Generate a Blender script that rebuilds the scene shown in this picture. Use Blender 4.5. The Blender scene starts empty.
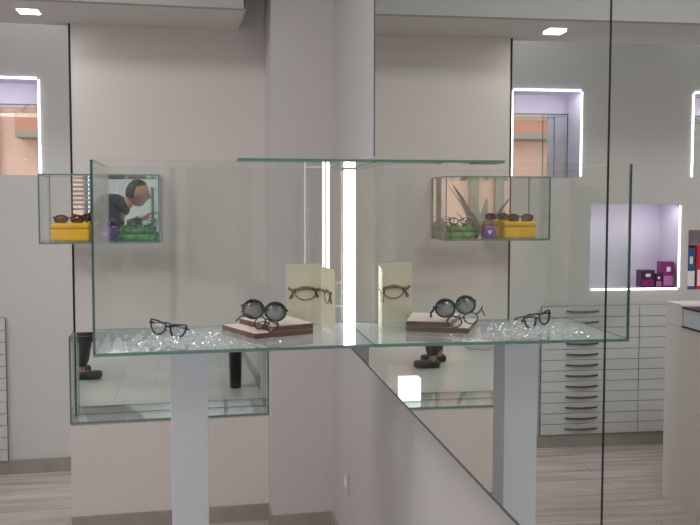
import bpy, bmesh, math, random
from mathutils import Vector, Matrix
random.seed(4)
SC = bpy.context.scene
COL = SC.collection
PI = math.pi

# ------------------------------------------------------------------ camera
EYE = 1.6064
cam_d = bpy.data.cameras.new('camera')
cam = bpy.data.objects.new('camera', cam_d); COL.objects.link(cam)
cam_d.sensor_width = 36; cam_d.lens = 39.87
cam_d.shift_x = 0.0228; cam_d.shift_y = -0.0258
cam_d.clip_start = 0.02
yaw, pitch = 0.187, 0.0532
cam.location = (0, 0, EYE)
cam.rotation_euler = (PI/2 - pitch, 0, -yaw)
SC.camera = cam

# ------------------------------------------------------------------ world + exposure
SC.view_settings.view_transform = 'Standard'
SC.view_settings.look = 'None'
SC.view_settings.gamma = 1
SC.view_settings.use_curve_mapping = False
SC.view_settings.exposure = 0.0
SC.cycles.max_bounces = 14
SC.cycles.diffuse_bounces = 6
SC.cycles.glossy_bounces = 10
SC.cycles.transparent_max_bounces = 48
w = bpy.data.worlds.new('sky'); SC.world = w; w.use_nodes = True
bg = w.node_tree.nodes['Background']
bg.inputs[0].default_value = (0.92, 0.96, 1.0, 1); bg.inputs[1].default_value = 2.6

def area(name, loc, size, power, col=(1, 1, 1), rot=(0, 0, 0), size_y=None):
    l = bpy.data.lights.new(name, 'AREA'); l.energy = power; l.color = col
    l.size = size
    if size_y: l.shape = 'RECTANGLE'; l.size_y = size_y
    o = bpy.data.objects.new(name, l); COL.objects.link(o); o.location = loc; o.rotation_euler = rot
    return o
LAMP_POWER = 5.0
FILL_PANEL_POWER = 26.0

# ------------------------------------------------------------------ materials
def mat(name, col, rough=0.6, metal=0.0, spec=0.4, emit=None, es=1.0, noise=0.0, nscale=20, coat=0.0, alpha=None):
    m = bpy.data.materials.new(name); m.use_nodes = True
    nt = m.node_tree; b = nt.nodes['Principled BSDF']
    b.inputs['Roughness'].default_value = rough; b.inputs['Metallic'].default_value = metal
    b.inputs['Specular IOR Level'].default_value = spec
    b.inputs['Coat Weight'].default_value = coat
    b.inputs['Base Color'].default_value = (*col, 1)
    if noise:
        tc = nt.nodes.new('ShaderNodeTexCoord'); n = nt.nodes.new('ShaderNodeTexNoise'); n.inputs['Scale'].default_value = nscale
        r = nt.nodes.new('ShaderNodeValToRGB')
        r.color_ramp.elements[0].position = .3; r.color_ramp.elements[1].position = .7
        r.color_ramp.elements[0].color = (*[c*(1-noise) for c in col], 1)
        r.color_ramp.elements[1].color = (*[min(1, c*(1+noise)) for c in col], 1)
        nt.links.new(tc.outputs['Object'], n.inputs['Vector']); nt.links.new(n.outputs['Fac'], r.inputs['Fac'])
        nt.links.new(r.outputs['Color'], b.inputs['Base Color'])
    if emit: b.inputs['Emission Color'].default_value = (*emit, 1); b.inputs['Emission Strength'].default_value = es
    return m

def glass(name, tint, r0=0.04, gain=0.9, rough=0.0, milk=0.0):
    m = bpy.data.materials.new(name); m.use_nodes = True; nt = m.node_tree; nt.nodes.clear()
    out = nt.nodes.new('ShaderNodeOutputMaterial'); mix = nt.nodes.new('ShaderNodeMixShader')
    t = nt.nodes.new('ShaderNodeBsdfTransparent'); t.inputs[0].default_value = (*tint, 1)
    g = nt.nodes.new('ShaderNodeBsdfGlossy'); g.inputs['Roughness'].default_value = rough; g.inputs['Color'].default_value = (.97, .99, .98, 1)
    lw = nt.nodes.new('ShaderNodeLayerWeight'); lw.inputs['Blend'].default_value = .5
    p = nt.nodes.new('ShaderNodeMath'); p.operation = 'POWER'; p.inputs[1].default_value = 5
    ma = nt.nodes.new('ShaderNodeMath'); ma.operation = 'MULTIPLY_ADD'; ma.inputs[1].default_value = gain; ma.inputs[2].default_value = r0
    nt.links.new(lw.outputs['Facing'], p.inputs[0]); nt.links.new(p.outputs[0], ma.inputs[0]); nt.links.new(ma.outputs[0], mix.inputs[0])
    if milk:
        d = nt.nodes.new('ShaderNodeBsdfDiffuse'); d.inputs[0].default_value = (.85, .87, .90, 1); m2 = nt.nodes.new('ShaderNodeMixShader'); m2.inputs[0].default_value = milk
        nt.links.new(t.outputs[0], m2.inputs[1]); nt.links.new(d.outputs[0], m2.inputs[2]); t = m2
    nt.links.new(t.outputs[0], mix.inputs[1]); nt.links.new(g.outputs[0], mix.inputs[2]); nt.links.new(mix.outputs[0], out.inputs[0])
    return m

def emis(name, col, s):
    m = bpy.data.materials.new(name); m.use_nodes = True; nt = m.node_tree; nt.nodes.clear()
    out = nt.nodes.new('ShaderNodeOutputMaterial'); e = nt.nodes.new('ShaderNodeEmission')
    e.inputs[0].default_value = (*col, 1); e.inputs[1].default_value = s; nt.links.new(e.outputs[0], out.inputs[0])
    return m

def mirror(name, col):
    m = bpy.data.materials.new(name); m.use_nodes = True; nt = m.node_tree; nt.nodes.clear()
    out = nt.nodes.new('ShaderNodeOutputMaterial'); e = nt.nodes.new('ShaderNodeBsdfGlossy')
    e.inputs['Color'].default_value = (*col, 1); e.inputs['Roughness'].default_value = 0.0; nt.links.new(e.outputs[0], out.inputs[0])
    return m

M = {}
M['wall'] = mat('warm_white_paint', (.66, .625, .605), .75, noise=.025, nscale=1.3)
M['far'] = mat('grey_paint', (.57, .565, .555), .75, noise=.02, nscale=2)
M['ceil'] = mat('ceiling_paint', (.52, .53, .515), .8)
M['lilac'] = mat('niche_led_tint', (.66, .63, .69), .6)  # white niche paint with the LED light's lavender tint put into its colour
M['white'] = mat('cool_white_lacquer', (.66, .70, .76), .35)
M['lowwhite'] = mat('panel_white', (.585, .57, .59), .5)
M['drawer'] = mat('drawer_lacquer', (.56, .57, .58), .35)
M['gap'] = mat('dark_gap', (.10, .10, .10), .8)
M['metal'] = mat('steel', (.085, .08, .075), .45, .3)
M['skirt'] = mat('grey_oak_skirting', (.33, .31, .275), .55, noise=.08, nscale=9)
M['black'] = mat('black_gloss', (.012, .012, .014), .3)
M['blackm'] = mat('black_seal', (.012, .012, .012), .7)
M['glass'] = glass('clear_glass', (.968, .978, .970), .022, .85)
M['bottom'] = glass('shelf_glass', (.92, .955, .945), .05, .95)
M['shelf'] = glass('milky_shelf_glass', (.93, .955, .955), .05, .95, 0.0, .30)
M['edge'] = mat('green_glass_edge', (.11, .24, .21), .2, spec=.8)
M['led'] = emis('led_white', (.95, .98, 1.0), 14)
M['led_reflect'] = emis('led_reflection_white', (.95, .98, 1.0), 3.5)  # emission standing in for the LED's reflection in the back pane
M['led_reflect_dim'] = emis('led_reflection_dim', (.95, .96, 1.0), .55)
M['strip'] = emis('led_strip', (.88, .84, 1.0), 9)
M['mirror'] = mirror('silver_mirror', (.88, .90, .875))
M['mirror2'] = mirror('small_mirror', (.82, .835, .815))
M['woodside'] = mat('brown_wood_edge', (.14, .055, .038), .45, noise=.25, nscale=40)
M['boardtop'] = mat('pale_board_top', (.72, .62, .57), .5)
M['card'] = mat('cream_card', (.60, .57, .45), .6, noise=.05, nscale=14)
M['print'] = mat('brown_print', (.16, .085, .06), .6)
M['frame_black'] = mat('black_acetate', (.02, .02, .024), .25, noise=.4, nscale=90)
M['frame_brown'] = mat('brown_acetate', (.10, .05, .035), .25)
M['frame_grey'] = mat('gunmetal', (.06, .045, .05), .3, .4)
M['lens_clear'] = glass('clear_lens', (.95, .96, .98), .05, .8)
M['lens_brown'] = glass('brown_lens', (.42, .27, .25), .06, .6)
M['yellow'] = mat('yellow_case', (.88, .50, .035), .45, noise=.08, nscale=12)
M['green'] = mat('green_case', (.035, .22, .04), .4, noise=.75, nscale=38)
M['leafgreen'] = mat('leaf_green', (.07, .22, .05), .5, noise=.3, nscale=30)
M['greyleaf'] = mat('grey_leaf', (.24, .23, .20), .6)
M['purple'] = mat('purple_case', (.20, .09, .42), .4)
M['whiteplain'] = mat('white_plain', (.85, .85, .85), .5)
M['counter'] = mat('counter_beige', (.74, .70, .665), .5)
M['magenta'] = mat('magenta_carton', (.24, .02, .17), .35, noise=.3, nscale=30)
M['darkpurple'] = mat('dark_purple_carton', (.07, .015, .07), .35)
M['pinkpanel'] = mat('pink_carton_panel', (.50, .18, .42), .4)
M['red'] = mat('red_carton', (.62, .03, .04), .4)
M['blue'] = mat('blue_carton', (.04, .09, .26), .4)
M['skin'] = mat('skin', (.50, .27, .19), .55, noise=.06, nscale=30)
M['jacket'] = mat('dark_jacket', (.018, .016, .024), .8, noise=.3, nscale=30)
M['trousers'] = mat('dark_trousers', (.05, .05, .055), .8)
M['hair'] = mat('dark_grey_hair', (.016, .014, .014), .7, noise=.4, nscale=60)
M['shoe'] = mat('shoe_black', (.02, .02, .02), .5)
M['facade'] = mat('peach_render', (.76, .45, .37), .85, noise=.05, nscale=2)
M['facade2'] = mat('pale_render', (.36, .35, .35), .85)
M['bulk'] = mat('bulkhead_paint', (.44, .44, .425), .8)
M['pil'] = mat('pilaster_paint', (.585, .565, .565), .7)
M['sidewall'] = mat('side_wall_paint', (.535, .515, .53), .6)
M['balcony'] = mat('balcony_concrete', (.30, .26, .23), .8)
M['brickred'] = mat('balcony_red', (.50, .22, .16), .8)
M['winglass'] = mat('window_dark', (.05, .06, .08), .1, spec=.8)
M['frame_alu'] = mat('shopfront_aluminium', (.10, .10, .10), .4, .5)
M['pave'] = mat('pavement', (.42, .42, .42), .9, noise=.06, nscale=4)
M['crystal'] = glass('crystal_chip', (.97, .98, 1.0), .22, .6, .05, .30)
M['plastic'] = mat('socket_plastic', (.52, .51, .51), .4)
M['blind'] = mat('blind_slat', (.55, .60, .66), .6)

def floor_mat():
    m = bpy.data.materials.new('pale_wood_planks'); m.use_nodes = True; nt = m.node_tree; b = nt.nodes['Principled BSDF']
    tc = nt.nodes.new('ShaderNodeTexCoord'); mp = nt.nodes.new('ShaderNodeMapping'); mp.inputs['Scale'].default_value = (1.1, 13, 1)
    n = nt.nodes.new('ShaderNodeTexNoise'); n.inputs['Scale'].default_value = 1.6; n.inputs['Detail'].default_value = 5
    r = nt.nodes.new('ShaderNodeValToRGB')
    r.color_ramp.elements[0].position = .36; r.color_ramp.elements[0].color = (.42, .35, .325, 1)
    r.color_ramp.elements[1].position = .62; r.color_ramp.elements[1].color = (.58, .51, .475, 1)
    br = nt.nodes.new('ShaderNodeTexBrick'); br.inputs['Scale'].default_value = 1.0
    br.inputs['Brick Width'].default_value = 1.2; br.inputs['Row Height'].default_value = .14
    br.inputs['Mortar Size'].default_value = .003; br.inputs['Color1'].default_value = (1, 1, 1, 1); br.inputs['Color2'].default_value = (.93, .93, .93, 1)
    br.inputs['Mortar'].default_value = (.6, .6, .6, 1)
    mx = nt.nodes.new('ShaderNodeMix'); mx.data_type = 'RGBA'; mx.blend_type = 'MULTIPLY'; mx.inputs[0].default_value = 1
    L = nt.links.new
    L(tc.outputs['Object'], mp.inputs['Vector']); L(mp.outputs[0], n.inputs['Vector']); L(n.outputs['Fac'], r.inputs['Fac'])
    L(tc.outputs['Object'], br.inputs['Vector']); L(r.outputs[0], mx.inputs[6]); L(br.outputs['Color'], mx.inputs[7])
    L(mx.outputs[2], b.inputs['Base Color']); b.inputs['Roughness'].default_value = .38
    return m
M['floor'] = floor_mat()
def tile_mat():
    m = bpy.data.materials.new('pale_tiles'); m.use_nodes = True; nt = m.node_tree; b = nt.nodes['Principled BSDF']
    tc = nt.nodes.new('ShaderNodeTexCoord'); br = nt.nodes.new('ShaderNodeTexBrick'); br.inputs['Scale'].default_value = 1
    br.inputs['Brick Width'].default_value = .6; br.inputs['Row Height'].default_value = .4; br.inputs['Mortar Size'].default_value = .005
    br.inputs['Color1'].default_value = (.52, .51, .50, 1); br.inputs['Color2'].default_value = (.46, .45, .44, 1); br.inputs['Mortar'].default_value = (.35, .36, .36, 1)
    nt.links.new(tc.outputs['Object'], br.inputs['Vector']); nt.links.new(br.outputs['Color'], b.inputs['Base Color']); b.inputs['Roughness'].default_value = .3
    return m
M['tile'] = tile_mat()
def grad_lens():
    m = bpy.data.materials.new('gradient_lens'); m.use_nodes = True; nt = m.node_tree; b = nt.nodes['Principled BSDF']
    tc = nt.nodes.new('ShaderNodeTexCoord'); s = nt.nodes.new('ShaderNodeSeparateXYZ'); mr = nt.nodes.new('ShaderNodeMapRange')
    mr.inputs['From Min'].default_value = -.028; mr.inputs['From Max'].default_value = .026
    r = nt.nodes.new('ShaderNodeValToRGB'); r.color_ramp.elements[0].color = (.46, .46, .48, 1); r.color_ramp.elements[1].color = (.008, .008, .010, 1)
    L = nt.links.new; L(tc.outputs['Object'], s.inputs[0]); L(s.outputs['Z'], mr.inputs['Value']); L(mr.outputs[0], r.inputs[0]); L(r.outputs[0], b.inputs['Base Color'])
    b.inputs['Roughness'].default_value = .12; return m
M['lens_grad'] = grad_lens()

# ------------------------------------------------------------------ helpers
def box(bm, x0, x1, y0, y1, z0, z1, mi=0):
    vs = [bm.verts.new((x, y, z)) for x in (x0, x1) for y in (y0, y1) for z in (z0, z1)]
    for f in ((0, 1, 3, 2), (4, 6, 7, 5), (0, 4, 5, 1), (2, 3, 7, 6), (0, 2, 6, 4), (1, 5, 7, 3)):
        fc = bm.faces.new([vs[i] for i in f]); fc.material_index = mi
    return vs
def prism(bm, pts, z0, z1, mi=0):
    a = [bm.verts.new((p[0], p[1], z0)) for p in pts]; b = [bm.verts.new((p[0], p[1], z1)) for p in pts]
    n = len(pts); fs = [bm.faces.new(a[::-1]), bm.faces.new(b)]
    for i in range(n): fs.append(bm.faces.new((a[i], a[(i+1) % n], b[(i+1) % n], b[i])))
    for f in fs: f.material_index = mi
    return fs
def tube(bm, pts, r, closed=False, seg=8, mi=0, flat=1.0, up=(0, 0, 1)):
    """a swept tube through pts; r may be a list"""
    pts = [Vector(p) for p in pts]; n = len(pts); rings = []
    for i, p in enumerate(pts):
        a = pts[(i-1) % n] if (closed or i > 0) else pts[i]; b = pts[(i+1) % n] if (closed or i < n-1) else pts[i]
        t = (b-a).normalized(); u = Vector(up)
        if abs(t.dot(u)) > .96: u = Vector((0, 1, 0)) if abs(t.y) < .9 else Vector((1, 0, 0))
        s = t.cross(u).normalized(); v = s.cross(t).normalized(); rr = r[i] if isinstance(r, (list, tuple)) else r
        rings.append([bm.verts.new(p + s*rr*flat*math.cos(2*PI*k/seg) + v*rr*math.sin(2*PI*k/seg)) for k in range(seg)])
    m = n if closed else n-1
    for i in range(m):
        A, B = rings[i], rings[(i+1) % n]
        for k in range(seg):
            f = bm.faces.new((A[k], A[(k+1) % seg], B[(k+1) % seg], B[k])); f.material_index = mi; f.smooth = True
    if not closed:
        bm.faces.new(rings[0][::-1]).material_index = mi; bm.faces.new(rings[-1]).material_index = mi
def obj(name, bm, mats, parent=None, loc=None, rot=None, bevel=0, kind=None):
    me = bpy.data.meshes.new(name); bmesh.ops.recalc_face_normals(bm, faces=bm.faces); bm.to_mesh(me); bm.free()
    if not isinstance(mats, (list, tuple)): mats = [mats]
    for m in mats: me.materials.append(m)
    o = bpy.data.objects.new(name, me); COL.objects.link(o)
    if loc: o.location = loc
    if rot: o.rotation_euler = rot
    if parent: o.parent = parent
    if bevel:
        b = o.modifiers.new('bevel', 'BEVEL'); b.width = bevel; b.segments = 3; b.limit_method = 'ANGLE'
    if kind: o['kind'] = kind
    return o
def bx(name, x0, x1, y0, y1, z0, z1, m, parent=None, bevel=0, kind=None):
    """a box whose coordinates are in the parent's frame"""
    bm = bmesh.new(); box(bm, x0, x1, y0, y1, z0, z1); return obj(name, bm, m, parent, bevel=bevel, kind=kind)
def thing(name, label, cat, loc=(0, 0, 0), rot=(0, 0, 0), group=None):
    o = bpy.data.objects.new(name, None); COL.objects.link(o); o.location = loc; o.rotation_euler = rot; o.empty_display_size = .05
    o['label'] = label; o['category'] = cat
    if group: o['group'] = group
    return o
def tag(o, label, cat, group=None):
    o['label'] = label; o['category'] = cat
    if group: o['group'] = group
    return o
def pane(name, x0, x1, y0, y1, z0, z1, parent, face='glass', edge='edge'):
    """glass sheet: big faces clear, thin edge faces green"""
    bm = bmesh.new(); box(bm, x0, x1, y0, y1, z0, z1)
    d = [x1-x0, y1-y0, z1-z0]; ax = d.index(min(d)); bm.normal_update()
    for f in bm.faces: f.material_index = 0 if abs(f.normal[ax]) > .9 else 1
    return obj(name, bm, [M[face], M[edge]], parent)

# ------------------------------------------------------------------ the setting
MX = lambda y: .513 + .0343*(y - 2.112)          # mirror surface
WX = lambda y: MX(y) + .13                        # wall surface behind / below the mirror
YW = 4.806; YP = 4.03; CL = 2.487; CH = 3.2; YF = -1.2; XL = -4.4
bx('floor', XL-.1, 1.0, 2.6, 5.3, -.06, 0, M['floor'], kind='structure')
o = bx('floor_tiled', XL-.1, 1.0, YF-.1, 2.6, -.06, 0, M['tile'], kind='structure'); o.name = 'floor_entrance'

def holes_wall(name, xs, zs, holes, y, depth, m_wall, m_in):
    bm = bmesh.new()
    X = sorted(set(list(xs)+[h[0] for h in holes]+[h[1] for h in holes])); Z = sorted(set(list(zs)+[h[2] for h in holes]+[h[3] for h in holes]))
    for i in range(len(X)-1):
        for j in range(len(Z)-1):
            cx, cz = (X[i]+X[i+1])/2, (Z[j]+Z[j+1])/2
            if any(h[0] < cx < h[1] and h[2] < cz < h[3] for h in holes): continue
            v = [bm.verts.new((a, y, b)) for a, b in ((X[i], Z[j]), (X[i+1], Z[j]), (X[i+1], Z[j+1]), (X[i], Z[j+1]))]; bm.faces.new(v)
    for h in holes:
        a = [bm.verts.new((p, y, q)) for p, q in ((h[0], h[2]), (h[1], h[2]), (h[1], h[3]), (h[0], h[3]))]
        b = [bm.verts.new((v.co.x, y+depth, v.co.z)) for v in a]
        for k in range(4): bm.faces.new((a[k], a[(k+1) % 4], b[(k+1) % 4], b[k])).material_index = 1
        bm.faces.new(b).material_index = 1
    # solid back
    v = [bm.verts.new((a, y+depth+.05, b)) for a, b in ((xs[0], zs[0]), (xs[1], zs[0]), (xs[1], zs[1]), (xs[0], zs[1]))]; bm.faces.new(v)
    return obj(name, bm, [m_wall, m_in], kind='structure')
N1 = (-1.316, -.842, 1.77, 2.337); N2 = (-2.01, -1.383, 1.035, 1.6); N3 = (-2.54, -2.077, 1.77, 2.337); N4 = (-2.55, -2.069, 1.028, 1.427)
holes_wall('wall_back', (XL-.1, 1.0), (0, CH), [N1, N2, N3, N4], YW, .26, M['far'], M['lilac'])
bx('wall_left', XL-.1, XL, YF, YW+.3, 0, CH, M['far'], kind='structure')
# partition in front of the back wall, on the right of its black edge
bx('wall_partition', -.556, .80, YP, YP+.09, 0, CH, M['wall'], kind='structure')
bx('trim_1', -.566, -.556, YP-.002, YP+.09, 0, CL, M['blackm'], kind='structure')
# pilaster between partition and the side wall
bx('wall_pilaster', .398, .80, 3.715, YP, 0, CH, M['pil'], kind='structure')
# side wall carrying the mirror
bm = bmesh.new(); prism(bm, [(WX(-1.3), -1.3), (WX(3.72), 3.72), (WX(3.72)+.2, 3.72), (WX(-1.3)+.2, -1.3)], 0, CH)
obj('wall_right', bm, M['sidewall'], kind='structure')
# ceilings: a low one at the back, a high one towards the street, the drop between them
bm = bmesh.new(); box(bm, XL-.1, .27, 3.62, YP+.05, CL, CL+.04)
obj('ceiling', bm, M['wall'], kind='structure')
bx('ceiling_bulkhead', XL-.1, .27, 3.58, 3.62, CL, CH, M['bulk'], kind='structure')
bx('ceiling_raised', XL-.1, 1.0, YF-.1, YW+.3, CH, CH+.06, M['ceil'], kind='structure')
bx('trim_2', .262, .272, 3.58, YP, CL-.001, CH, M['ceil'], kind='structure')
# skirtings
bx('baseboard_back', XL, -.55, YW-.014, YW, 0, .085, M['skirt'], kind='structure')
bm = bmesh.new(); box(bm, .398-.012, WX(3.7), 3.715-.014, 3.715, 0, .08); box(bm, .398-.012, .398, 3.715, 3.858, 0, .08)
obj('baseboard_pilaster', bm, M['skirt'], kind='structure')
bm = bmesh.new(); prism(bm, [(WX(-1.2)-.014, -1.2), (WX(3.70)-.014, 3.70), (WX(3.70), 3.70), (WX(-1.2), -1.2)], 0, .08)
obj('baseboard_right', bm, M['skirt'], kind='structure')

# street side of the room: a glazed shopfront behind the camera
bm = bmesh.new()
box(bm, XL-.1, 1.0, YF-.12, YF, 3.0, CH); box(bm, XL-.1, -4.0, YF-.12, YF, 0, 3.0); box(bm, .45, 1.0, YF-.12, YF, 0, 3.0)
obj('wall_front', bm, M['far'], kind='structure')
sf = bpy.data.objects.new('window_1', None); COL.objects.link(sf); sf['kind'] = 'structure'
bm = bmesh.new()
for x in (-4.0, -2.75, -1.55, -.13, .41): box(bm, x, x+.05, YF-.09, YF-.03, 0, 3.0)
box(bm, -4.0, .45, YF-.09, YF-.03, 0, .12); box(bm, -4.0, .45, YF-.09, YF-.03, 2.9, 3.0)
obj('window_frame', bm, M['frame_alu'], sf)
bx('window_pane', -3.98, .43, YF-.064, YF-.058, .1, 2.95, M['glass'], sf)

bl = thing('window_blind', 'pale slatted blind hanging in the shop window, reflected above the yellow glasses case', 'blind', (-1.22, YF+.05, 1.52))
bx('head_rail', -.2, .2, -.02, .02, .86, .90, M['whiteplain'], bl)
bm = bmesh.new()
for k in range(17):
    z = .02+k*.05; vs = box(bm, -.19, .19, -.016, .016, z, z+.003)
    bmesh.ops.rotate(bm, verts=vs, cent=(0, 0, z), matrix=Matrix.Rotation(.9, 3, 'X'))
obj('slats', bm, M['blind'], bl)
for x in (-.13, .13): bx('cord', x-.002, x+.002, -.002, .002, 0, .86, M['whiteplain'], bl)

# street beyond the shopfront
tag(bx('pavement', -16, 14, -9.2, YF-.12, -.12, -.02, M['pave'], kind='structure'), 'grey street pavement outside the shop', 'pavement')
fac = thing('apartment_building', 'peach rendered building with balconies across the street, seen reflected in the niche mirror', 'building', (0, -9.3, 0))
bx('facade_wall', -14, -2.2, -1, 0, -.1, 8.5, M['facade'], fac)
for i, (x, z) in enumerate([(-13, 3.2), (-9.6, 3.2), (-6.4, 3.2), (-2.9, 3.1), (-9.6, 5.9), (-6.4, 5.9), (-2.9, 5.9)]):
    b = bx('balcony', x-.9, x+.9, 0, .8, z, z+.12, M['balcony'], fac)
    bx('parapet', x-.9, x+.9, .72, .8, z+.12, z+.95, M['brickred'], b)
    f = bx('window', x-.5, x+.5, 0, .03, z+.12, z+2.1, M['winglass'], fac)
for x in (-12.4, -9.6): bx('shop_window', x-.9, x+.9, 0, .04, .2, 2.4, M['winglass'], fac)
for x in (-11.2, -8.2, -5.0, -4.4): bx('pillar', x-.1, x+.1, 0, .14, -.1, 8.5, M['balcony'], fac)
fa2 = thing('pale_building', 'pale grey building standing across the street beside the peach one', 'building', (0, -9.6, 0))
bx('facade_wall', -2.1, 10, -1, 0, -.1, 6.5, M['facade2'], fa2)
for x in (1, 3.4, 5.8): bx('window', x, x+1.1, 0, .04, 3, 4.6, M['winglass'], fa2)
bx('shop_window', 0, 6, 0, .05, .2, 2.5, M['winglass'], fa2)

# ------------------------------------------------------------------ the wall mirror
def mirror_panel(y0, y1, z0, z1, notch=None):
    """panel in the wall-mirror plane; glass face + dark edges; notch=(y,z) cuts the upper far corner"""
    bm = bmesh.new()
    prof = [(y0, z0), (y1, z0), (y1, z1), (y0, z1)]
    if notch: prof = [(y0, z0), (y1, z0), (y1, notch[1]), (notch[0], notch[1]), (notch[0], z1), (y0, z1)]
    a = [bm.verts.new((MX(y), y, z)) for y, z in prof]; b = [bm.verts.new((MX(y)+.006, y, z)) for y, z in prof]
    n = len(prof)
    f = bm.faces.new(a); f.material_index = 0; bm.faces.new(b[::-1]).material_index = 1
    for i in range(n): bm.faces.new((a[i], b[i], b[(i+1) % n], a[(i+1) % n])).material_index = 1
    return bm
def backing(y0, y1, z0, z1, notch=None):
    bm = bmesh.new()
    prof = [(y0, z0), (y1, z0), (y1, z1), (y0, z1)]
    if notch: prof = [(y0, z0), (y1, z0), (y1, notch[1]), (notch[0], notch[1]), (notch[0], z1), (y0, z1)]
    a = [bm.verts.new((MX(y)+.0062, y, z)) for y, z in prof]; b = [bm.verts.new((WX(y)-.001, y, z)) for y, z in prof]
    n = len(prof); bm.faces.new(a); bm.faces.new(b[::-1])
    for i in range(n): bm.faces.new((a[i], b[i], b[(i+1) % n], a[(i+1) % n]))
    return bm
ZM = 1.13; SEAM = .807
t = thing('wall_mirror', 'large wall mirror panel behind the glass case, left of the black seam', 'mirror')
obj('mirror_glass', mirror_panel(SEAM+.0014, 2.545, ZM, CH-.01, (2.112, 1.735)), [M['mirror'], M['gap']], t)
obj('backing_board', backing(SEAM+.002, 2.545, ZM, CH-.01, (2.112, 1.735)), M['lowwhite'], t)
t = thing('wall_mirror', 'wall mirror panel at the right, beyond the black vertical seam', 'mirror')
obj('mirror_glass', mirror_panel(-.6, SEAM-.0014, ZM, CH-.01), [M['mirror'], M['gap']], t)
obj('backing_board', backing(-.6, SEAM-.002, ZM, CH-.01), M['lowwhite'], t)
bm = bmesh.new(); prism(bm, [(MX(SEAM)-.0006, SEAM-.0014), (MX(SEAM)-.0006, SEAM+.0014), (MX(SEAM)+.006, SEAM+.0014), (MX(SEAM)+.006, SEAM-.0014)], ZM, CH-.01)
obj('trim_3', bm, M['blackm'], kind='structure')

bm = bmesh.new(); prism(bm, [(MX(2.112)-.0014, 2.107), (MX(2.112)-.0014, 2.1125), (MX(2.112)+.006, 2.1125), (MX(2.112)-.0001, 2.107)], 1.736, CH-.01)
obj('trim_4', bm, M['gap'], kind='structure')
bm = bmesh.new(); prism(bm, [(MX(SEAM)-.0010, SEAM+.003), (MX(2.545)-.0010, 2.545), (MX(2.545)-.0001, 2.545), (MX(SEAM)-.0001, SEAM+.003)], ZM-.001, ZM+.003)
obj('trim_5', bm, M['gap'], kind='structure')

# ------------------------------------------------------------------ ceiling downlights, plus added fill lights
def downlight(x, y, z, label, power):
    t = thing('ceiling_light', label, 'ceiling light', (x, y, z), group='square ceiling lights')
    bm = bmesh.new(); box(bm, -.052, .052, -.052, .052, -.004, 0); obj('light_frame', bm, M['whiteplain'], t)
    bm = bmesh.new(); box(bm, -.043, .043, -.043, .043, -.007, -.004); obj('diffuser', bm, emis('downlight_glow', (1, .98, .95), 12), t)
    area('downlight_lamp', (x, y, z-.015), .09, power, (1, .97, .93))
downlight(-.705, 3.80, CL, 'small square white ceiling light above the black panel edge', LAMP_POWER*.12)
downlight(-3.2, 3.80, CL, 'square white ceiling light far to the left by the counter', LAMP_POWER)
downlight(-.9, 4.42, CH, 'added square fill light high over the back wall, nearest the partition', LAMP_POWER*.45)  # this and the next light added out of view to brighten the upper back wall
downlight(-2.4, 4.42, CH, 'added square fill light high over the back wall, above the drawer cabinets', LAMP_POWER*.45)
for x, y, lab in ((-2.9, 2.0, 'added wide fill light panel in the raised ceiling above the counter'), (-.9, 1.9, 'added wide fill light panel in the raised ceiling in front of the glass cases'), (-2.0, .1, 'added wide fill light panel in the raised ceiling nearest the shop window')):
    t = thing('ceiling_light', lab, 'ceiling light', (x, y, CH))  # out-of-view panel added to brighten the interior softly
    bx('panel_frame', -.43, .43, -.43, .43, -.012, 0, M['whiteplain'], t)
    bx('diffuser', -.40, .40, -.40, .40, -.016, -.012, emis('fill_panel_glow', (1, .99, .97), 2.0), t)
    area('fill_panel_lamp', (x, y, CH-.03), .8, FILL_PANEL_POWER, (1, .965, .94))

# ------------------------------------------------------------------ big wall glass case
X0 = -.248; Y0 = 2.112; Y1 = 2.532; Z0 = 1.200; Z1 = 1.720; TH = .006
case = thing('glass_display_case', 'large open glass display case fixed to the mirror, holding eyewear', 'display case', (0, 0, 0))
fp = pane('front_pane', X0, MX(Y0)-.0005, Y0, Y0+TH, Z0+.008, Z1, case)
for p in fp.data.polygons:
    if p.normal.x > .9: p.material_index = 0
sp = pane('side_pane', X0, X0+TH, Y0+TH, Y1, Z0+.008, Z1, case)
for p in sp.data.polygons:
    if p.normal.y > .9: p.material_index = 0
bp = pane('back_pane', X0+TH, MX(Y1)-.004, Y1-TH, Y1, Z0+.008, Z1, case)
for p in bp.data.polygons:
    if p.normal.x < -.9: p.material_index = 0
# bottom sheet follows the mirror
bm = bmesh.new(); prism(bm, [(X0, Y0), (MX(Y0)-.002, Y0), (MX(Y1)-.002, Y1), (X0, Y1)], Z0, Z0+.008); bm.normal_update()
for f in bm.faces: f.material_index = 0 if abs(f.normal.z) > .9 else 1
obj('shelf', bm, [M['shelf'], M['edge']], case)
bm = bmesh.new(); prism(bm, [(.136, Y0-.002), (MX(Y0)-.002, Y0-.002), (MX(Y1)-.002, Y1), (MX(Y1)-.06, Y1), (MX(Y0)-.07, Y0+.08), (.136, Y0+.08)], Z1, Z1+.008); bm.normal_update()
for f in bm.faces: f.material_index = 0 if abs(f.normal.z) > .9 else 1
obj('top_brace', bm, [M['bottom'], M['edge']], case)
LX = MX(2.515)
lt = thing('led_light_bar', 'bright white vertical LED bar at the inner corner of the large glass case', 'light', (LX-.0095, 2.507, Z0+.0085))
bx('diffuser', -.0085, .0088, -.010, .008, .0, .5065, M['led'], lt, bevel=.002)
bx('channel', -.0085, .0088, .0085, .0165, 0, .5065, M['whiteplain'], lt)

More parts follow.
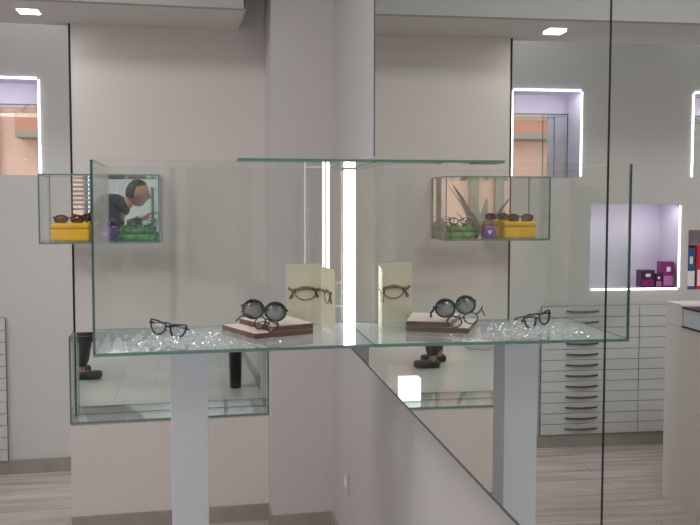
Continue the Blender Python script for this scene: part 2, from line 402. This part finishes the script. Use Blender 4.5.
# glowing bars added behind the case, imitating the LED's reflection in the back pane
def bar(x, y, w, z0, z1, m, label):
    t = thing('led_reflection', label, 'light', (x, y, z0))
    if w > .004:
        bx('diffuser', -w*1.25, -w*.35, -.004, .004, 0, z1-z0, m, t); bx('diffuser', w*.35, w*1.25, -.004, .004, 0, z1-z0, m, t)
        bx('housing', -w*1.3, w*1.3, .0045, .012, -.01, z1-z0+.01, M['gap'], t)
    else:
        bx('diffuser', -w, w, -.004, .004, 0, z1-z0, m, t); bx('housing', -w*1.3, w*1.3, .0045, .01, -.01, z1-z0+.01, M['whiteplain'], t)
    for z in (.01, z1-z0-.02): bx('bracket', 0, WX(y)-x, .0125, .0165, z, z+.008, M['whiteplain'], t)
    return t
bar(.526, 2.95, .0105, 1.19, 1.765, M['led_reflect'], 'twin glowing bar imitating the LED reflection behind the glass case, above the cream card')
bar(.490, 3.25, .0022, 1.25, 1.775, M['led_reflect_dim'], 'faint narrow glowing bar imitating an LED reflection, left of the twin bar')

# pedestal
ped = thing('pedestal', 'tall cool white square pedestal carrying the large glass case', 'pedestal', (0, 2.376, 0))
bx('column', -.053, .056, -.055, .055, 0, 1.193, M['white'], ped, bevel=.002)
bx('mount_plate', -.045, .048, -.045, .045, 1.193, 1.1995, M['metal'], ped)

# ------------------------------------------------------------------ low wall unit with glass case
lu = thing('low_cabinet', 'low white wall cabinet with grey skirting under the lower glass case', 'cabinet', (0, 0, 0))
bx('cabinet_body', -.566, .3972, 3.874, YP-.001, .0, .536, M['wall'], lu)
bm = bmesh.new(); box(bm, -.566, .397, 3.860, 3.8735, 0, .08); obj('skirting', bm, M['skirt'], lu)
lc = thing('glass_display_case', 'lower green-edged glass case with mirrored back above the low cabinet', 'display case', (0, 0, 0))
pane('bottom_pane', -.566, .3972, 3.868, YP-.004, .537, .546, lc, 'shelf')
pane('front_pane', -.566, .3972, 3.868, 3.875, .5465, .965, lc)
pane('side_pane', -.566, -.559, 3.8755, YP-.004, .5465, .965, lc)
pane('side_pane', .3902, .3972, 3.8755, YP-.004, .5465, .965, lc)
bx('mirror_back', -.550, .390, YP-.010, YP-.004, .548, .960, M['mirror2'], lc)
cube = thing('light_cube', 'glowing white display cube standing in the lower glass case', 'light', (-.010, 3.998, .5465))
bx('cube_shade', -.056, .056, -.014, .014, .004, .126, emis('cube_glow', (1, 1, 1), 2.0), cube, bevel=.004)
bx('cube_base', -.054, .054, -.013, .013, 0, .004, M['whiteplain'], cube)

# ------------------------------------------------------------------ upper small case
sc_ = thing('glass_display_case', 'small wall glass case across the black panel edge with yellow and green cases', 'display case', (0, 0, 0))
sx0, sx1, sy0, sy1, sz0, sz1 = -.669, -.128, 3.734, YP-.004, 1.418, 1.741
pane('bottom_pane', sx0, sx1, sy0, sy1, sz0, sz0+.008, sc_, 'bottom')
pane('top_pane', sx0, sx1, sy0, sy1, sz1-.006, sz1, sc_)
pane('front_pane', sx0, sx1, sy0, sy0+.006, sz0+.0085, sz1-.0065, sc_)
pane('side_pane', sx0, sx0+.006, sy0+.0065, sy1, sz0+.0085, sz1-.0065, sc_)
pane('side_pane', sx1-.006, sx1, sy0+.0065, sy1, sz0+.0085, sz1-.0065, sc_)
bx('mirror_back', -.556, sx1-.0065, sy1-.006, sy1, sz0+.0085, sz1-.0065, M['mirror2'], sc_)
pane('back_pane', sx0+.0065, -.557, sy1-.006, sy1, sz0+.0085, sz1-.0065, sc_)

# ------------------------------------------------------------------ eyewear
CAT = [(-.021, .011), (-.006, .0155), (.012, .0185), (.026, .0185), (.0262, .010), (.021, -.006), (.010, -.0175), (-.004, -.0195), (-.016, -.013), (-.0225, .000)]
def lens_curve(kind, cx, n=40):
    pts = []
    if kind == 'cat':
        s = 1 if cx > 0 else -1; m = len(CAT)
        for i in range(n):
            u = i*m/n; k = int(u); f = u-k; p = [Vector(CAT[(k+q) % m]) for q in (-1, 0, 1, 2)]
            v = .5*((2*p[1])+(-p[0]+p[2])*f+(2*p[0]-5*p[1]+4*p[2]-p[3])*f*f+(-p[0]+3*p[1]-3*p[2]+p[3])*f**3)
            pts.append((cx+s*v.x, 0, v.y))
        return pts
    for i in range(n):
        a = 2*PI*i/n; c, s = math.cos(a), math.sin(a)
        if kind == 'round': x, z = .0338*c, .0295*s
        elif kind == 'cat':
            x, z = .0245*c, .0185*s; s2 = 1 if cx > 0 else -1
            z += .005*max(0, c*s2)*max(0, s)+.002*s; x += .003*s2*max(0, s); 
            if s < 0: x *= 1-.18*(-s); z *= 1.15
        elif kind == 'cateye':
            x, z = .0255*c, .0200*s; s2 = 1 if cx > 0 else -1
            z += .007*max(0, c*s2)*max(0, s); x += .004*s2*max(0, s)
            if s < 0: x *= 1-.22*(-s); x -= .004*s2*(-s)
        elif kind == 'small': x, z = .0225*c, .0175*s
        else: x, z = .026*c, .0165*s
        pts.append((cx+x, 0, z))
    return pts
def eyewear(label, kind, loc, rot, r, m_frame, m_lens, fold=False, spread=1.0, cat='glasses', group=None, name='eyeglasses', templen=.13, sc=1.0, dots=False, ang=(0, 0), drop=1.0):
    t = thing(name, label, cat, loc, rot, group); t.scale = (sc, sc, sc)
    D = {'round': .036, 'cat': .030, 'cateye': .031, 'small': .027, 'wide': .031}[kind]
    hw = {'round': .0335, 'cat': .0265, 'cateye': .028, 'small': .0225, 'wide': .026}[kind]
    bm = bmesh.new()
    for s in (-1, 1): tube(bm, lens_curve(kind, s*D), r, True, 8)
    g = D-hw+.003
    tube(bm, [(-g-.003, 0, .003), (-g*.5, -.001, .0065), (0, -.002, .0075), (g*.5, -.001, .0065), (g+.003, 0, .003)], r*1.15)
    for s in (-1, 1):   # nose pads and end pieces
        tube(bm, [(s*(g+.001), 0, -.003), (s*(g-.002), .006, -.007)], r*.7, seg=6)
        tube(bm, [(s*(D+hw-.003), 0, .008), (s*(D+hw+.003), .002, .0085), (s*(D+hw+.005), .007, .008)], r*1.3, seg=6)
    if dots:
        for s in (-1, 1):
            for k in range(14):
                a = PI*(.75+ .95*k/13) if s < 0 else PI*(1.30+.95*k/13)
                c = Vector((s*D+math.cos(a)*.0350, -.001, math.sin(a)*.0310))
                bmesh.ops.create_icosphere(bm, subdivisions=1, radius=.0021, matrix=Matrix.Translation(c))
    fr = obj('frame', bm, m_frame, t)
    for s in (-1, 1):
        bm = bmesh.new(); P = [Vector(p) for p in lens_curve(kind, s*D)]
        c0 = bm.verts.new((s*D, -.0018, 0)); vs = [bm.verts.new(p+Vector((0, 0, 0))) for p in P]
        c1 = bm.verts.new((s*D, -.0002, 0)); vb = [bm.verts.new(p+Vector((0, .0012, 0))) for p in P]
        for i in range(len(vs)):
            j = (i+1) % len(vs)
            bm.faces.new((c0, vs[i], vs[j])).smooth = True; bm.faces.new((c1, vb[j], vb[i])).smooth = True; bm.faces.new((vs[i], vb[i], vb[j], vs[j]))
        obj('lens', bm, m_lens, t)
    for s in (-1, 1):
        bm = bmesh.new(); x = s*(D+hw+(.005 if kind != 'round' else -.006))
        if fold:
            off = .010 if s < 0 else .014
            tube(bm, [(x, .007, .008), (x-s*.004, off, .008), (x-s*.05, off+.002, .009), (x-s*.095, off+.002, .006), (x-s*.118, off+.001, -.012)], [r*1.2, r*1.2, r, r, r*1.3], seg=6)
        else:
            e = s*.004*spread
            tube(bm, [(x, .006, .008), (x+e, .03, .008), (x+e, .075, .007), (x+e*.7, templen-.035, .003), (x, templen-.012, -.012*drop+.003*(1-drop)), (x-s*.002, templen, -.024*drop)], [r*1.25, r*1.2, r, r, r*1.1, r*1.4], seg=6)
        a = ang[0] if s < 0 else ang[1]
        if a: bmesh.ops.rotate(bm, verts=bm.verts, cent=(x, .006, .008), matrix=Matrix.Rotation(s*a, 3, 'Z'))
        obj('temple', bm, m_frame, t)
    return t

ZS = Z0+.008
# wooden boards (two stacked)
def board(label, pts, z0, z1):
    t = thing('display_board', label, 'display board', (pts[0][0], pts[0][1], z0), group=None)
    P = [(p[0]-pts[0][0], p[1]-pts[0][1]) for p in pts]; h = z1-z0
    bm = bmesh.new(); prism(bm, P, 0, h-.0012); obj('board_core', bm, M['woodside'], t)
    c = Vector((sum(p[0] for p in P)/4, sum(p[1] for p in P)/4)); Q = [(c.x+(p[0]-c.x)*.985, c.y+(p[1]-c.y)*.985) for p in P]
    bm = bmesh.new(); prism(bm, Q, h-.0012, h); obj('top_veneer', bm, M['boardtop'], t)
board('lower wooden board with pale top, long left end showing under the other board', [(.192, 2.262), (.374, 2.322), (.315, 2.500), (.105, 2.452)], ZS+.0003, ZS+.0160)
board('upper wooden board with pale top, stacked under the dark sunglasses', [(.246, 2.2795), (.3745, 2.322), (.315, 2.500), (.160, 2.465)], ZS+.0163, ZS+.033)

sun = eyewear('large round black sunglasses with grey gradient lenses, standing on the stacked boards', 'round', (.2235, 2.300, 1.2865), (-.16, .13, -.06), .0034,
        M['frame_black'], M['lens_grad'], cat='sunglasses', name='sunglasses', templen=.10, spread=-3, sc=.92, dots=True)
eyewear('thin grey eyeglasses lying on edge on the boards in front of the sunglasses', 'small', (.222, 2.226, 1.2555), (.25, .30, .75), .0019,
        M['frame_grey'], M['lens_clear'], templen=.09, sc=1.03, ang=(.3, 0))
gl = eyewear('black cat-eye eyeglasses among crystals at the left of the large glass case', 'cat', (-.060, 2.345, 1.2325), (-.10, .13, -.46), .0027,
        M['frame_black'], M['lens_clear'], templen=.12, sc=1.04, ang=(.45, 1.05), drop=.15)

# folded cream card
cd = thing('folded_card', 'folded cream card printed with brown eyeglasses, standing at the case corner', 'card', (.429, 2.498, ZS+.0003))
def quad_panel(a, b, h, th, name, m, z0=0):
    d = Vector((b[0]-a[0], b[1]-a[1])); n = Vector((-d.y, d.x)).normalized()*th
    bm = bmesh.new(); prism(bm, [a, b, (b[0]+n.x, b[1]+n.y), (a[0]+n.x, a[1]+n.y)], z0, z0+h); return obj(name, bm, m, cd)
A = (-.114, .014); Bp = (.016, -.158)
quad_panel((0, 0), A, .2, -.0015, 'card_panel', M['card'])
quad_panel(Bp, (0, 0), .192, -.0015, 'card_panel', M['card'])
def print_glasses(a, b, x0, x1, zc, sc, sgn):
    d = Vector((b[0]-a[0], b[1]-a[1])).normalized(); n = Vector((d.y, -d.x))*sgn
    bm = bmesh.new()
    def at(u, v): p = Vector(a)+d*u+n*.0012; return (p.x, p.y, zc+v)
    def oval(cu, rx, rz, th=.0024):
        tube(bm, [at(cu+rx*math.cos(2*PI*i/24), rz*math.sin(2*PI*i/24)*(1 if math.sin(2*PI*i/24) < 0 else .85)) for i in range(24)], th*.7, True, 6)
    for cu, rx in x0: oval(cu, rx, .0225*sc)
    for pts in x1: tube(bm, [at(*p) for p in pts], .0046*sc, seg=6)
    return obj('printed_glasses', bm, M['print'], cd)
# front-facing side of the two panels
print_glasses((0, 0), A, [(.051, .034)], [[(.018, .010), (.030, .014), (.060, .0145), (.082, .010)], [(.082, .010), (.094, .008), (.108, .016)], [(.088, .008), (.096, -.008), (.102, -.019)], [(.018, .010), (.008, .010), (.003, .013)], [(.020, .010), (.016, -.006), (.010, -.014)]], .105, 1.05, -1)
print_glasses((0, 0), Bp, [(.075, .026)], [[(.02, .012), (.05, .012), (.08, .015), (.11, .012), (.13, .014)], [(.11, .010), (.12, -.008), (.125, -.018)]], .103, 1.05, 1)

# crystals
bm = bmesh.new()
def chip(bm, x, y, z, s):
    mtx = Matrix.Translation((x, y, z)) @ Matrix.Rotation(random.random()*6, 4, 'Z') @ Matrix.Rotation(random.random()*3, 4, 'X') @ Matrix.Diagonal((s, s*random.uniform(.6, 1), s*random.uniform(.5, .9), 1))
    bmesh.ops.create_icosphere(bm, subdivisions=1, radius=1, matrix=mtx)
for i in range(430):
    x = random.triangular(X0+.03, .30, -.02); y = random.triangular(Y0+.03, Y1-.05, Y0+.13)
    if x > .09 and y > 2.22+.0*x: continue
    chip(bm, x, y, ZS+.0035, random.uniform(.0028, .0055))
tag(obj('crystal_chips', bm, M['crystal'], kind='stuff'), 'clear crystal chips scattered over the glass shelf of the large case', 'crystals')

# things in the upper small case
zb = sz0+.0085
def rounded(name, x0, x1, y0, y1, z0, z1, m, parent=None, b=.02):
    bm = bmesh.new(); box(bm, x0, x1, y0, y1, z0, z1)
    o = obj(name, bm, m, parent); bv = o.modifiers.new('b', 'BEVEL'); bv.width = b; bv.segments = 5
    for p in o.data.polygons: p.use_smooth = True
    return o
yc = thing('glasses_case', 'yellow rounded glasses case with brown sunglasses resting on it', 'glasses case', (-.545, 3.86, zb))
rounded('case_body', -.088, .088, -.04, .04, 0, .058, M['yellow'], yc, .012)
rounded('case_lid', -.088, .088, -.04, .04, .0583, .086, M['yellow'], yc, .010)
bx('clasp', -.01, .01, -.0425, -.0395, .036, .052, M['yellow'], yc)
eyewear('brown sunglasses resting on top of the yellow glasses case', 'wide', (-.548, 3.835, zb+.104), (0, 0, .05), .0024, M['frame_brown'], M['lens_brown'], cat='sunglasses', name='sunglasses', templen=.10, sc=1.18)
gc = thing('glasses_case', 'green and dark patterned glasses case in the right half of the small case', 'glasses case', (-.235, 3.86, zb))
rounded('case_body', -.095, .088, -.04, .05, 0, .032, M['green'], gc, .014)
rounded('case_lid', -.085, .078, -.03, .045, .033, .060, M['green'], gc, .014)
for k in range(14):
    a = k*2.39; x = -.08+.011*k; bm = bmesh.new()
    L = .022; pts = [(0, 0, 0), (L*.4, .009, .006), (L, 0, .010), (L*.4, -.009, .004)]
    v = [bm.verts.new(p) for p in pts]; f = bm.faces.new(v); ex = bmesh.ops.extrude_face_region(bm, geom=[f])
    for g in ex['geom']:
        if isinstance(g, bmesh.types.BMVert): g.co.z += .0012
    obj('leaf', bm, M['leafgreen'], gc, loc=(x, -.02+.012*math.sin(a), .058), rot=(0, -.3, a))
eyewear('dark eyeglasses with pale temples resting on the green glasses case', 'wide', (-.225, 3.83, zb+.088), (0, 0, -.1), .002, M['frame_black'], M['lens_clear'], templen=.10, sc=1.0)
pc = thing('glasses_case', 'small purple glasses case standing between the yellow and green cases', 'glasses case', (-.385, 3.86, zb))
rounded('case_body', -.036, .032, -.03, .03, 0, .06, M['purple'], pc, .014)
bm = bmesh.new(); prism(bm, [(-.012, 0), (0, -.018), (.012, 0), (.006, .008), (0, .003), (-.006, .008)], 0, .004); obj('heart_badge', bm, M['whiteplain'], pc, loc=(0, -.0305, .035), rot=(PI/2, 0, 0))
tube_bm = bmesh.new(); tube(tube_bm, [(-.02, 0, .06), (-.018, 0, .085), (0, 0, .095), (.018, 0, .085), (.02, 0, .06)], .006); obj('handle', tube_bm, M['purple'], pc)

# ------------------------------------------------------------------ niches: LED strips, cases, goods
def led_strip(label, pts_pairs):
    t = thing('led_strip', label, 'light strip', (0, 0, 0))
    for (xa, za, xb, zb_) in pts_pairs:
        bm = bmesh.new(); L = math.hypot(xb-xa, zb_-za); n = int(L/.017)
        for i in range(n):
            f = (i+.5)/n; x = xa+(xb-xa)*f; z = za+(zb_-za)*f; box(bm, x-.0045, x+.0045, YW-.006, YW-.001, z-.0045, z+.0045)
        o = obj('diodes', bm, M['strip'], t, kind='stuff')
        bm = bmesh.new(); box(bm, min(xa, xb)-.008, max(xa, xb)+.008, YW-.001, YW-.0001, min(za, zb_)-.008, max(za, zb_)+.008); obj('tape', bm, M['whiteplain'], t)
for N, lab, sides in ((N1, 'LED strip edging the upper niche holding the building reflection', 'TLR'), (N2, 'LED strip edging the pale niche with purple cartons', 'LBt'), (N3, 'LED strip edging the upper right niche', 'TR'), ):
    s = []
    if 'T' in sides: s.append((N[0]+.01, N[3]-.004, N[1]-.01, N[3]-.004))
    if 'L' in sides: s.append((N[0]+.006, N[2]+.01, N[0]+.006, N[3]-.01))
    if 'R' in sides: s.append((N[1]-.003, N[2]+.01, N[1]-.003, N[3]-.01))
    if 'B' in sides: s.append((N[0]+.01, N[2]+.004, N[1]-.01, N[2]+.004))
    led_strip(lab, s)
for N, p in ((N1, .9), (N2, 1.1), (N3, .9)):
    area('niche_glow', ((N[0]+N[1])/2, YW+.02, N[3]-.02), N[1]-N[0]-.06, p, (.86, .82, 1.0), (math.radians(25), 0, 0), .03)
def niche_case(N, label, xm0, xm1, zt):
    t = thing('niche_glass_case', label, 'display case', (0, 0, 0))
    x0, x1, z0, z1, ya, yb = xm0, N[1]-.02, N[2]+.002, zt, YW+.03, YW+.25
    pane('front_pane', x0, x1, ya, ya+.006, z0, z1, t); pane('side_pane', x0, x0+.006, ya+.0065, yb, z0, z1, t)
    pane('top_pane', x0, x1, ya, yb, z1+.0005, z1+.0065, t)
    bx('mirror_back', xm1, x1, yb-.004, yb, z0, z1, M['mirror2'], t)
niche_case(N1, 'glass case with mirrored back inside the upper left niche', -1.235, -1.18, 2.18)
niche_case(N3, 'glass case inside the upper right niche above the counter', -2.50, -2.4, 2.18)

def carton(label, x0, x1, z0, z1, y0, y1, m, m2, group):
    t = thing('carton', label, 'box', ((x0+x1)/2, (y0+y1)/2, z0), group=group); w_, h, d = (x1-x0)/2, z1-z0, (y1-y0)/2
    bx('carton_body', -w_, w_, -d, d, 0, h, m, t, bevel=.002)
    bx('label_panel', -w_*.85, w_*.85, -d-.001, -d, h*.08, h*.45, m2, t)
    bx('logo_patch', -w_*.35, w_*.35, -d-.0015, -d, h*.62, h*.8, M['whiteplain'], t)
G = 'purple cartons in the pale niche'
carton('short dark purple carton at the end of the niche row farthest from the strip', -1.855, -1.760, N2[2]+.009, 1.160, YW+.03, YW+.10, M['darkpurple'], M['magenta'], G)
carton('smallest purple carton between the two larger ones', -1.905, -1.862, N2[2]+.009, 1.135, YW+.03, YW+.09, M['darkpurple'], M['pinkpanel'], G)
carton('tall magenta carton beside the bright strip', -1.990, -1.912, N2[2]+.009, 1.215, YW+.03, YW+.11, M['magenta'], M['pinkpanel'], G)
G = 'cartons in the lower right niche'
carton('blue and white carton in the lower right niche', -2.135, -2.075, N4[2]+.001, 1.305, YW+.02, YW+.10, M['blue'], M['whiteplain'], G)
carton('red carton in the lower right niche', -2.26, -2.142, N4[2]+.001, 1.32, YW+.02, YW+.12, M['red'], M['whiteplain'], G)

# ------------------------------------------------------------------ drawer wall
ZD0, ZD1, ROWS = .090, .935, 12
for ci, (xa, xb, hx, lab) in enumerate(((-1.718, -1.052, -1.325, 'grey white drawer cabinet with dark bow handles, nearer the partition'), (-2.70, -1.718, -2.15, 'grey white drawer cabinet behind the counter'))):
    t = thing('drawer_cabinet', lab, 'cabinet', (xa, YW, 0), group='drawer cabinets on the back wall'); W_ = xb-xa
    bx('carcass', .0, W_, -.020, -.0145, ZD0, ZD1, M['gap'], t)
    bx('plinth', .0, W_, -.0190, -.0145, 0.0, ZD0-.001, M['skirt'], t)
    h = (ZD1-ZD0)/ROWS
    for k in range(ROWS):
        z0 = ZD0+k*h
        d = bx('drawer', .0025, W_-.0025, -.036, -.0205, z0+.0018, z0+h-.0018, M['drawer'], t)
        bm = bmesh.new(); c = hx-xa; zz = z0+h*.55
        tube(bm, [(c-.11, -.036, zz), (c-.10, -.048, zz), (c-.05, -.056, zz-.002), (c, -.058, zz-.003), (c+.05, -.056, zz-.002), (c+.10, -.048, zz), (c+.11, -.036, zz)], [.004, .006, .0065, .007, .0065, .006, .004], seg=8)
        obj('handle', bm, M['metal'], d)

# counter
ct = thing('shop_counter', 'beige shop counter with black edged glass tray at the far right', 'counter', (-1.41, 3.92, 0))
bx('counter_body', -1.1, 0, -1.45, 0, 0, .955, M['counter'], ct)
bx('tray_band', -1.1, .002, -1.45, -.17, .966, 1.056, M['white'], ct)
bx('tray_shelf', -1.1, .006, -1.455, -.16, .956, .9655, M['black'], ct)
bx('tray_top', -1.1, .006, -1.455, -.16, 1.0565, 1.066, M['black'], ct)
bx('raised_end', -1.1, 0, -.159, 0, .956, 1.075, M['counter'], ct)
# wall socket
so = thing('wall_socket', 'small white socket on the bare wall under the mirror', 'socket', (WX(3.3), 3.3, .377), (0, 0, -PI/2-.0343))
bx('cover_plate', -.055, .055, -.008, 0, -.045, .045, M['plastic'], so, bevel=.002)
bx('socket_insert', -.022, .022, -.010, -.008, -.022, .022, M['whiteplain'], so)

# potted plant near the shopfront, reflected in the small case
pl = thing('potted_plant', 'potted plant with long grey green leaves near the shop window', 'plant', (-1.75, -.25, 0))
bm = bmesh.new(); tube(bm, [(0, 0, 0), (0, 0, .02), (0, 0, .9), (0, 0, .94)], [.14, .15, .17, .175], seg=20); obj('pot', bm, M['whiteplain'], pl)
for k in range(9):
    a = k*2.4; L = .55+.12*(k % 3); r0 = .03
    bm = bmesh.new(); P = []
    for i in range(7):
        f = i/6; P.append(Vector((math.cos(a)*(r0+L*.45*f*f), math.sin(a)*(r0+L*.45*f*f), .92+L*f*1.25-.1*f*f)))
    side = Vector((-math.sin(a), math.cos(a), 0)); l, r_ = [], []
    for i, p in enumerate(P):
        wd = .055*math.sin(PI*min(1, (i+.25)/6.4))+.004; l.append(bm.verts.new(p+side*wd)); r_.append(bm.verts.new(p-side*wd))
    for i in range(6): bm.faces.new((l[i], r_[i], r_[i+1], l[i+1]))
    o = obj('leaf', bm, M['greyleaf'], pl); so_ = o.modifiers.new('s', 'SOLIDIFY'); so_.thickness = .003

# waste bin on the floor
bn = thing('waste_bin', 'slim black bin standing on the floor, reflected in the lower glass case', 'bin', (.40, 1.30, 0))
bm = bmesh.new(); tube(bm, [(0, 0, 0), (0, 0, .01), (0, 0, .50)], [.045, .05, .06], seg=20); obj('bin_body', bm, M['black'], bn)
bm = bmesh.new(); tube(bm, [(0, 0, .501), (0, 0, .515), (0, 0, .53)], [.063, .063, .03], seg=20); obj('bin_lid', bm, M['black'], bn)

# ------------------------------------------------------------------ the man
def skinmesh(name, joints, edges, m, parent, sub=2, root=0):
    me = bpy.data.meshes.new(name); me.from_pydata([j[:3] for j in joints], edges, []); me.materials.append(m)
    o = bpy.data.objects.new(name, me); COL.objects.link(o); o.parent = parent
    sk = o.modifiers.new('skin', 'SKIN'); me.skin_vertices or me.attributes
    for i, j in enumerate(joints):
        r = j[3]; me.skin_vertices[0].data[i].radius = (r, j[4] if len(j) > 4 else r); me.skin_vertices[0].data[i].use_root = (i == root)
    sk.use_smooth_shade = True
    s = o.modifiers.new('sub', 'SUBSURF'); s.levels = sub; s.render_levels = sub
    return o
MB = Vector((-.93, .58, 0))
mn = thing('person', 'man in dark jacket leaning forward with one arm out, reflected in the small case', 'person', MB)
def J(x, y, z, r, r2=None): return (x-MB.x, y-MB.y, z, r) if r2 is None else (x-MB.x, y-MB.y, z, r, r2)
def add_skin_layer(me):
    bmx = bmesh.new(); bmx.from_mesh(me); bmx.verts.layers.skin.verify(); bmx.to_mesh(me); bmx.free()
def body(name, joints, edges, m, parent, sub=2, root=0):
    me = bpy.data.meshes.new(name); bmx = bmesh.new(); lay = bmx.verts.layers.skin.verify(); vs = []
    for i, j in enumerate(joints):
        v = bmx.verts.new(j[:3]); v[lay].radius = (j[3], j[4] if len(j) > 4 else j[3]); v[lay].use_root = (i == root); vs.append(v)
    for a, b in edges: bmx.edges.new((vs[a], vs[b]))
    bmx.to_mesh(me); bmx.free(); me.materials.append(m)
    o = bpy.data.objects.new(name, me); COL.objects.link(o)
    if parent: o.parent = parent
    sk = o.modifiers.new('skin', 'SKIN'); sk.use_smooth_shade = True
    s = o.modifiers.new('sub', 'SUBSURF'); s.levels = sub; s.render_levels = sub
    return o
jt = [J(-.88, .66, .93, .125, .15), J(-.83, .70, 1.14, .12, .14), J(-.74, .78, 1.38, .13, .15), J(-.63, .79, 1.52, .09), J(-.545, .795, 1.60, .060), J(-.49, .80, 1.640, .055),
      J(-.66, .93, 1.50, .055), J(-.57, .96, 1.32, .045), J(-.43, .92, 1.45, .032), J(-.39, .915, 1.48, .028),
      J(-.68, .62, 1.48, .055), J(-.70, .55, 1.22, .045), J(-.64, .58, 1.00, .032), J(-.62, .59, .95, .028),
      J(-.92, .76, .88, .10), J(-.92, .74, .50, .062), J(-.97, .72, .12, .042), J(-.97, .72, .05, .042), J(-.86, .73, .035, .035),
      J(-.90, .56, .88, .10), J(-.97, .52, .50, .062), J(-1.10, .46, .14, .042), J(-1.10, .46, .05, .042), J(-.99, .45, .035, .035)]
ed = [(0, 1), (1, 2), (2, 3), (3, 4), (4, 5), (2, 6), (6, 7), (7, 8), (8, 9), (2, 10), (10, 11), (11, 12), (12, 13), (0, 14), (14, 15), (15, 16), (16, 17), (17, 18), (0, 19), (19, 20), (20, 21), (21, 22), (22, 23)]
def hand(base, fwd, up, side, thumb):
    f, u, s = Vector(fwd).normalized(), Vector(up).normalized(), Vector(side).normalized()
    b0 = len(jt); B_ = Vector(base)
    palm = B_+f*.045; jt.append((*palm, .026, .016)); out = [(None, b0)]
    for k, (off, L) in enumerate(((-.024, .072), (-.008, .080), (.008, .074), (.023, .058))):
        r = B_+f*.075+s*off; p1 = r+f*L*.45-u*.008; p2 = p1+f*L*.4-u*.022
        i = len(jt); jt.extend([(*r, .0095), (*p1, .0085), (*p2, .0075)]); out += [(b0, i), (i, i+1), (i+1, i+2)]
    r = B_+f*.03+s*thumb*.03; p1 = r+f*.028+s*thumb*.02-u*.01; i = len(jt); jt.extend([(*r, .011), (*p1, .009)]); out += [(b0, i), (i, i+1)]
    return out, b0
o1, b1 = hand(Vector(jt[9][:3]), (.8, -.1, .45), (-.3, .2, .9), (0, 1, .1), -1); ed.append((9, b1)); ed += [e for e in o1 if e[0] is not None]
o2, b2 = hand(Vector(jt[13][:3]), (.3, .1, -.9), (1, 0, .3), (0, 1, 0), 1); ed.append((13, b2)); ed += [e for e in o2 if e[0] is not None]
bod = body('body', jt, ed, M['skin'], mn, 2)
# head: shaped, facing +x
def head_mesh():
    bm = bmesh.new(); bmesh.ops.create_uvsphere(bm, u_segments=36, v_segments=26, radius=1)
    for v in bm.verts:
        x, y, z = v.co; X, Y, Z = x*.098, y*.076, z*.118
        if z < 0: Y *= 1-.28*(-z)**1.4; X = X*(1-.12*(-z)) + .012*(-z)
        if x < 0 and z < -.3: X *= .72
        if x > .3: Y *= 1-.10*(x-.3)
        n = math.exp(-((y/.16)**2))*math.exp(-(((z+.12)/.20)**2))
        if x > .5: X += .026*n*(1 if z > -.35 else .3)
        e = math.exp(-(((abs(y)-.40)/.16)**2))*math.exp(-(((z-.06)/.11)**2))
        if x > .4: X -= .010*e
        br = math.exp(-(((z-.25)/.10)**2))*math.exp(-((y/.6)**2))
        if x > .5: X += .005*br
        l = math.exp(-((y/.28)**2))*math.exp(-(((z+.50)/.06)**2))
        if x > .4: X += .007*l
        c = math.exp(-((y/.3)**2))*math.exp(-(((z+.85)/.16)**2))
        if x > 0: X += .012*c
        v.co = (X, Y, Z)
    for s in (-1, 1):
        bmesh.ops.create_uvsphere(bm, u_segments=12, v_segments=8, radius=1, matrix=Matrix.Translation((-.008, s*.077, -.004)) @ Matrix.Rotation(s*.3, 4, 'Z') @ Matrix.Diagonal((.019, .007, .032, 1)))
    for f in bm.faces: f.smooth = True
    return bm
HC = Vector((-.44, .80, 1.697))-MB
hm = Matrix.Translation(HC) @ Matrix.Rotation(.22, 4, 'Y')
hd = obj('head', head_mesh(), M['skin'], mn); hd.matrix_local = hm
for s in (-1, 1):
    bm = bmesh.new(); bmesh.ops.create_uvsphere(bm, u_segments=12, v_segments=8, radius=.0125)
    for f in bm.faces: f.smooth = True
    e = obj('eye', bm, M['whiteplain'], hd, loc=(.068, s*.031, .007))
bm = bmesh.new(); bmesh.ops.create_uvsphere(bm, u_segments=30, v_segments=20, radius=1)
kill = []
for v in bm.verts:
    x, y, z = v.co
    if z < .36+.55*x if x > -.15 else z < -.50: kill.append(v)
    v.co = (x*.104-.003, y*.082, z*.124+.002)
bmesh.ops.delete(bm, geom=kill, context='VERTS')
for f in bm.faces: f.smooth = True
ho = obj('hair', bm, M['hair'], mn); ho.matrix_local = hm; sm = ho.modifiers.new('s', 'SOLIDIFY'); sm.thickness = .008
# jacket
jj = [J(-.88, .665, .99, .165, .19), J(-.83, .705, 1.17, .155, .20), J(-.76, .78, 1.40, .19, .23), J(-.645, .79, 1.57, .150, .165), J(-.525, .797, 1.635, .090),
      J(-.67, .93, 1.52, .095), J(-.57, .96, 1.32, .066), J(-.43, .92, 1.45, .047), J(-.405, .917, 1.468, .044),
      J(-.69, .62, 1.50, .095), J(-.70, .55, 1.22, .066), J(-.645, .577, 1.03, .047), J(-.63, .583, 1.0, .044)]
body('jacket', jj, [(0, 1), (1, 2), (2, 3), (3, 4), (2, 5), (5, 6), (6, 7), (7, 8), (2, 9), (9, 10), (10, 11), (11, 12)], M['jacket'], mn, 2)
tj = [J(-.88, .66, .95, .145, .17), J(-.90, .76, .86, .115), J(-.92, .74, .50, .085), J(-.97, .72, .10, .066), J(-.90, .56, .86, .115), J(-.97, .52, .50, .085), J(-1.10, .46, .10, .066)]
body('trousers', tj, [(0, 1), (1, 2), (2, 3), (0, 4), (4, 5), (5, 6)], M['trousers'], mn, 2)
for (x, y) in ((-.94, .725), (-1.07, .455)):
    rounded('shoe', x-MB.x-.10, x-MB.x+.16, y-MB.y-.045, y-MB.y+.045, 0.0, .075, M['shoe'], mn, .03)
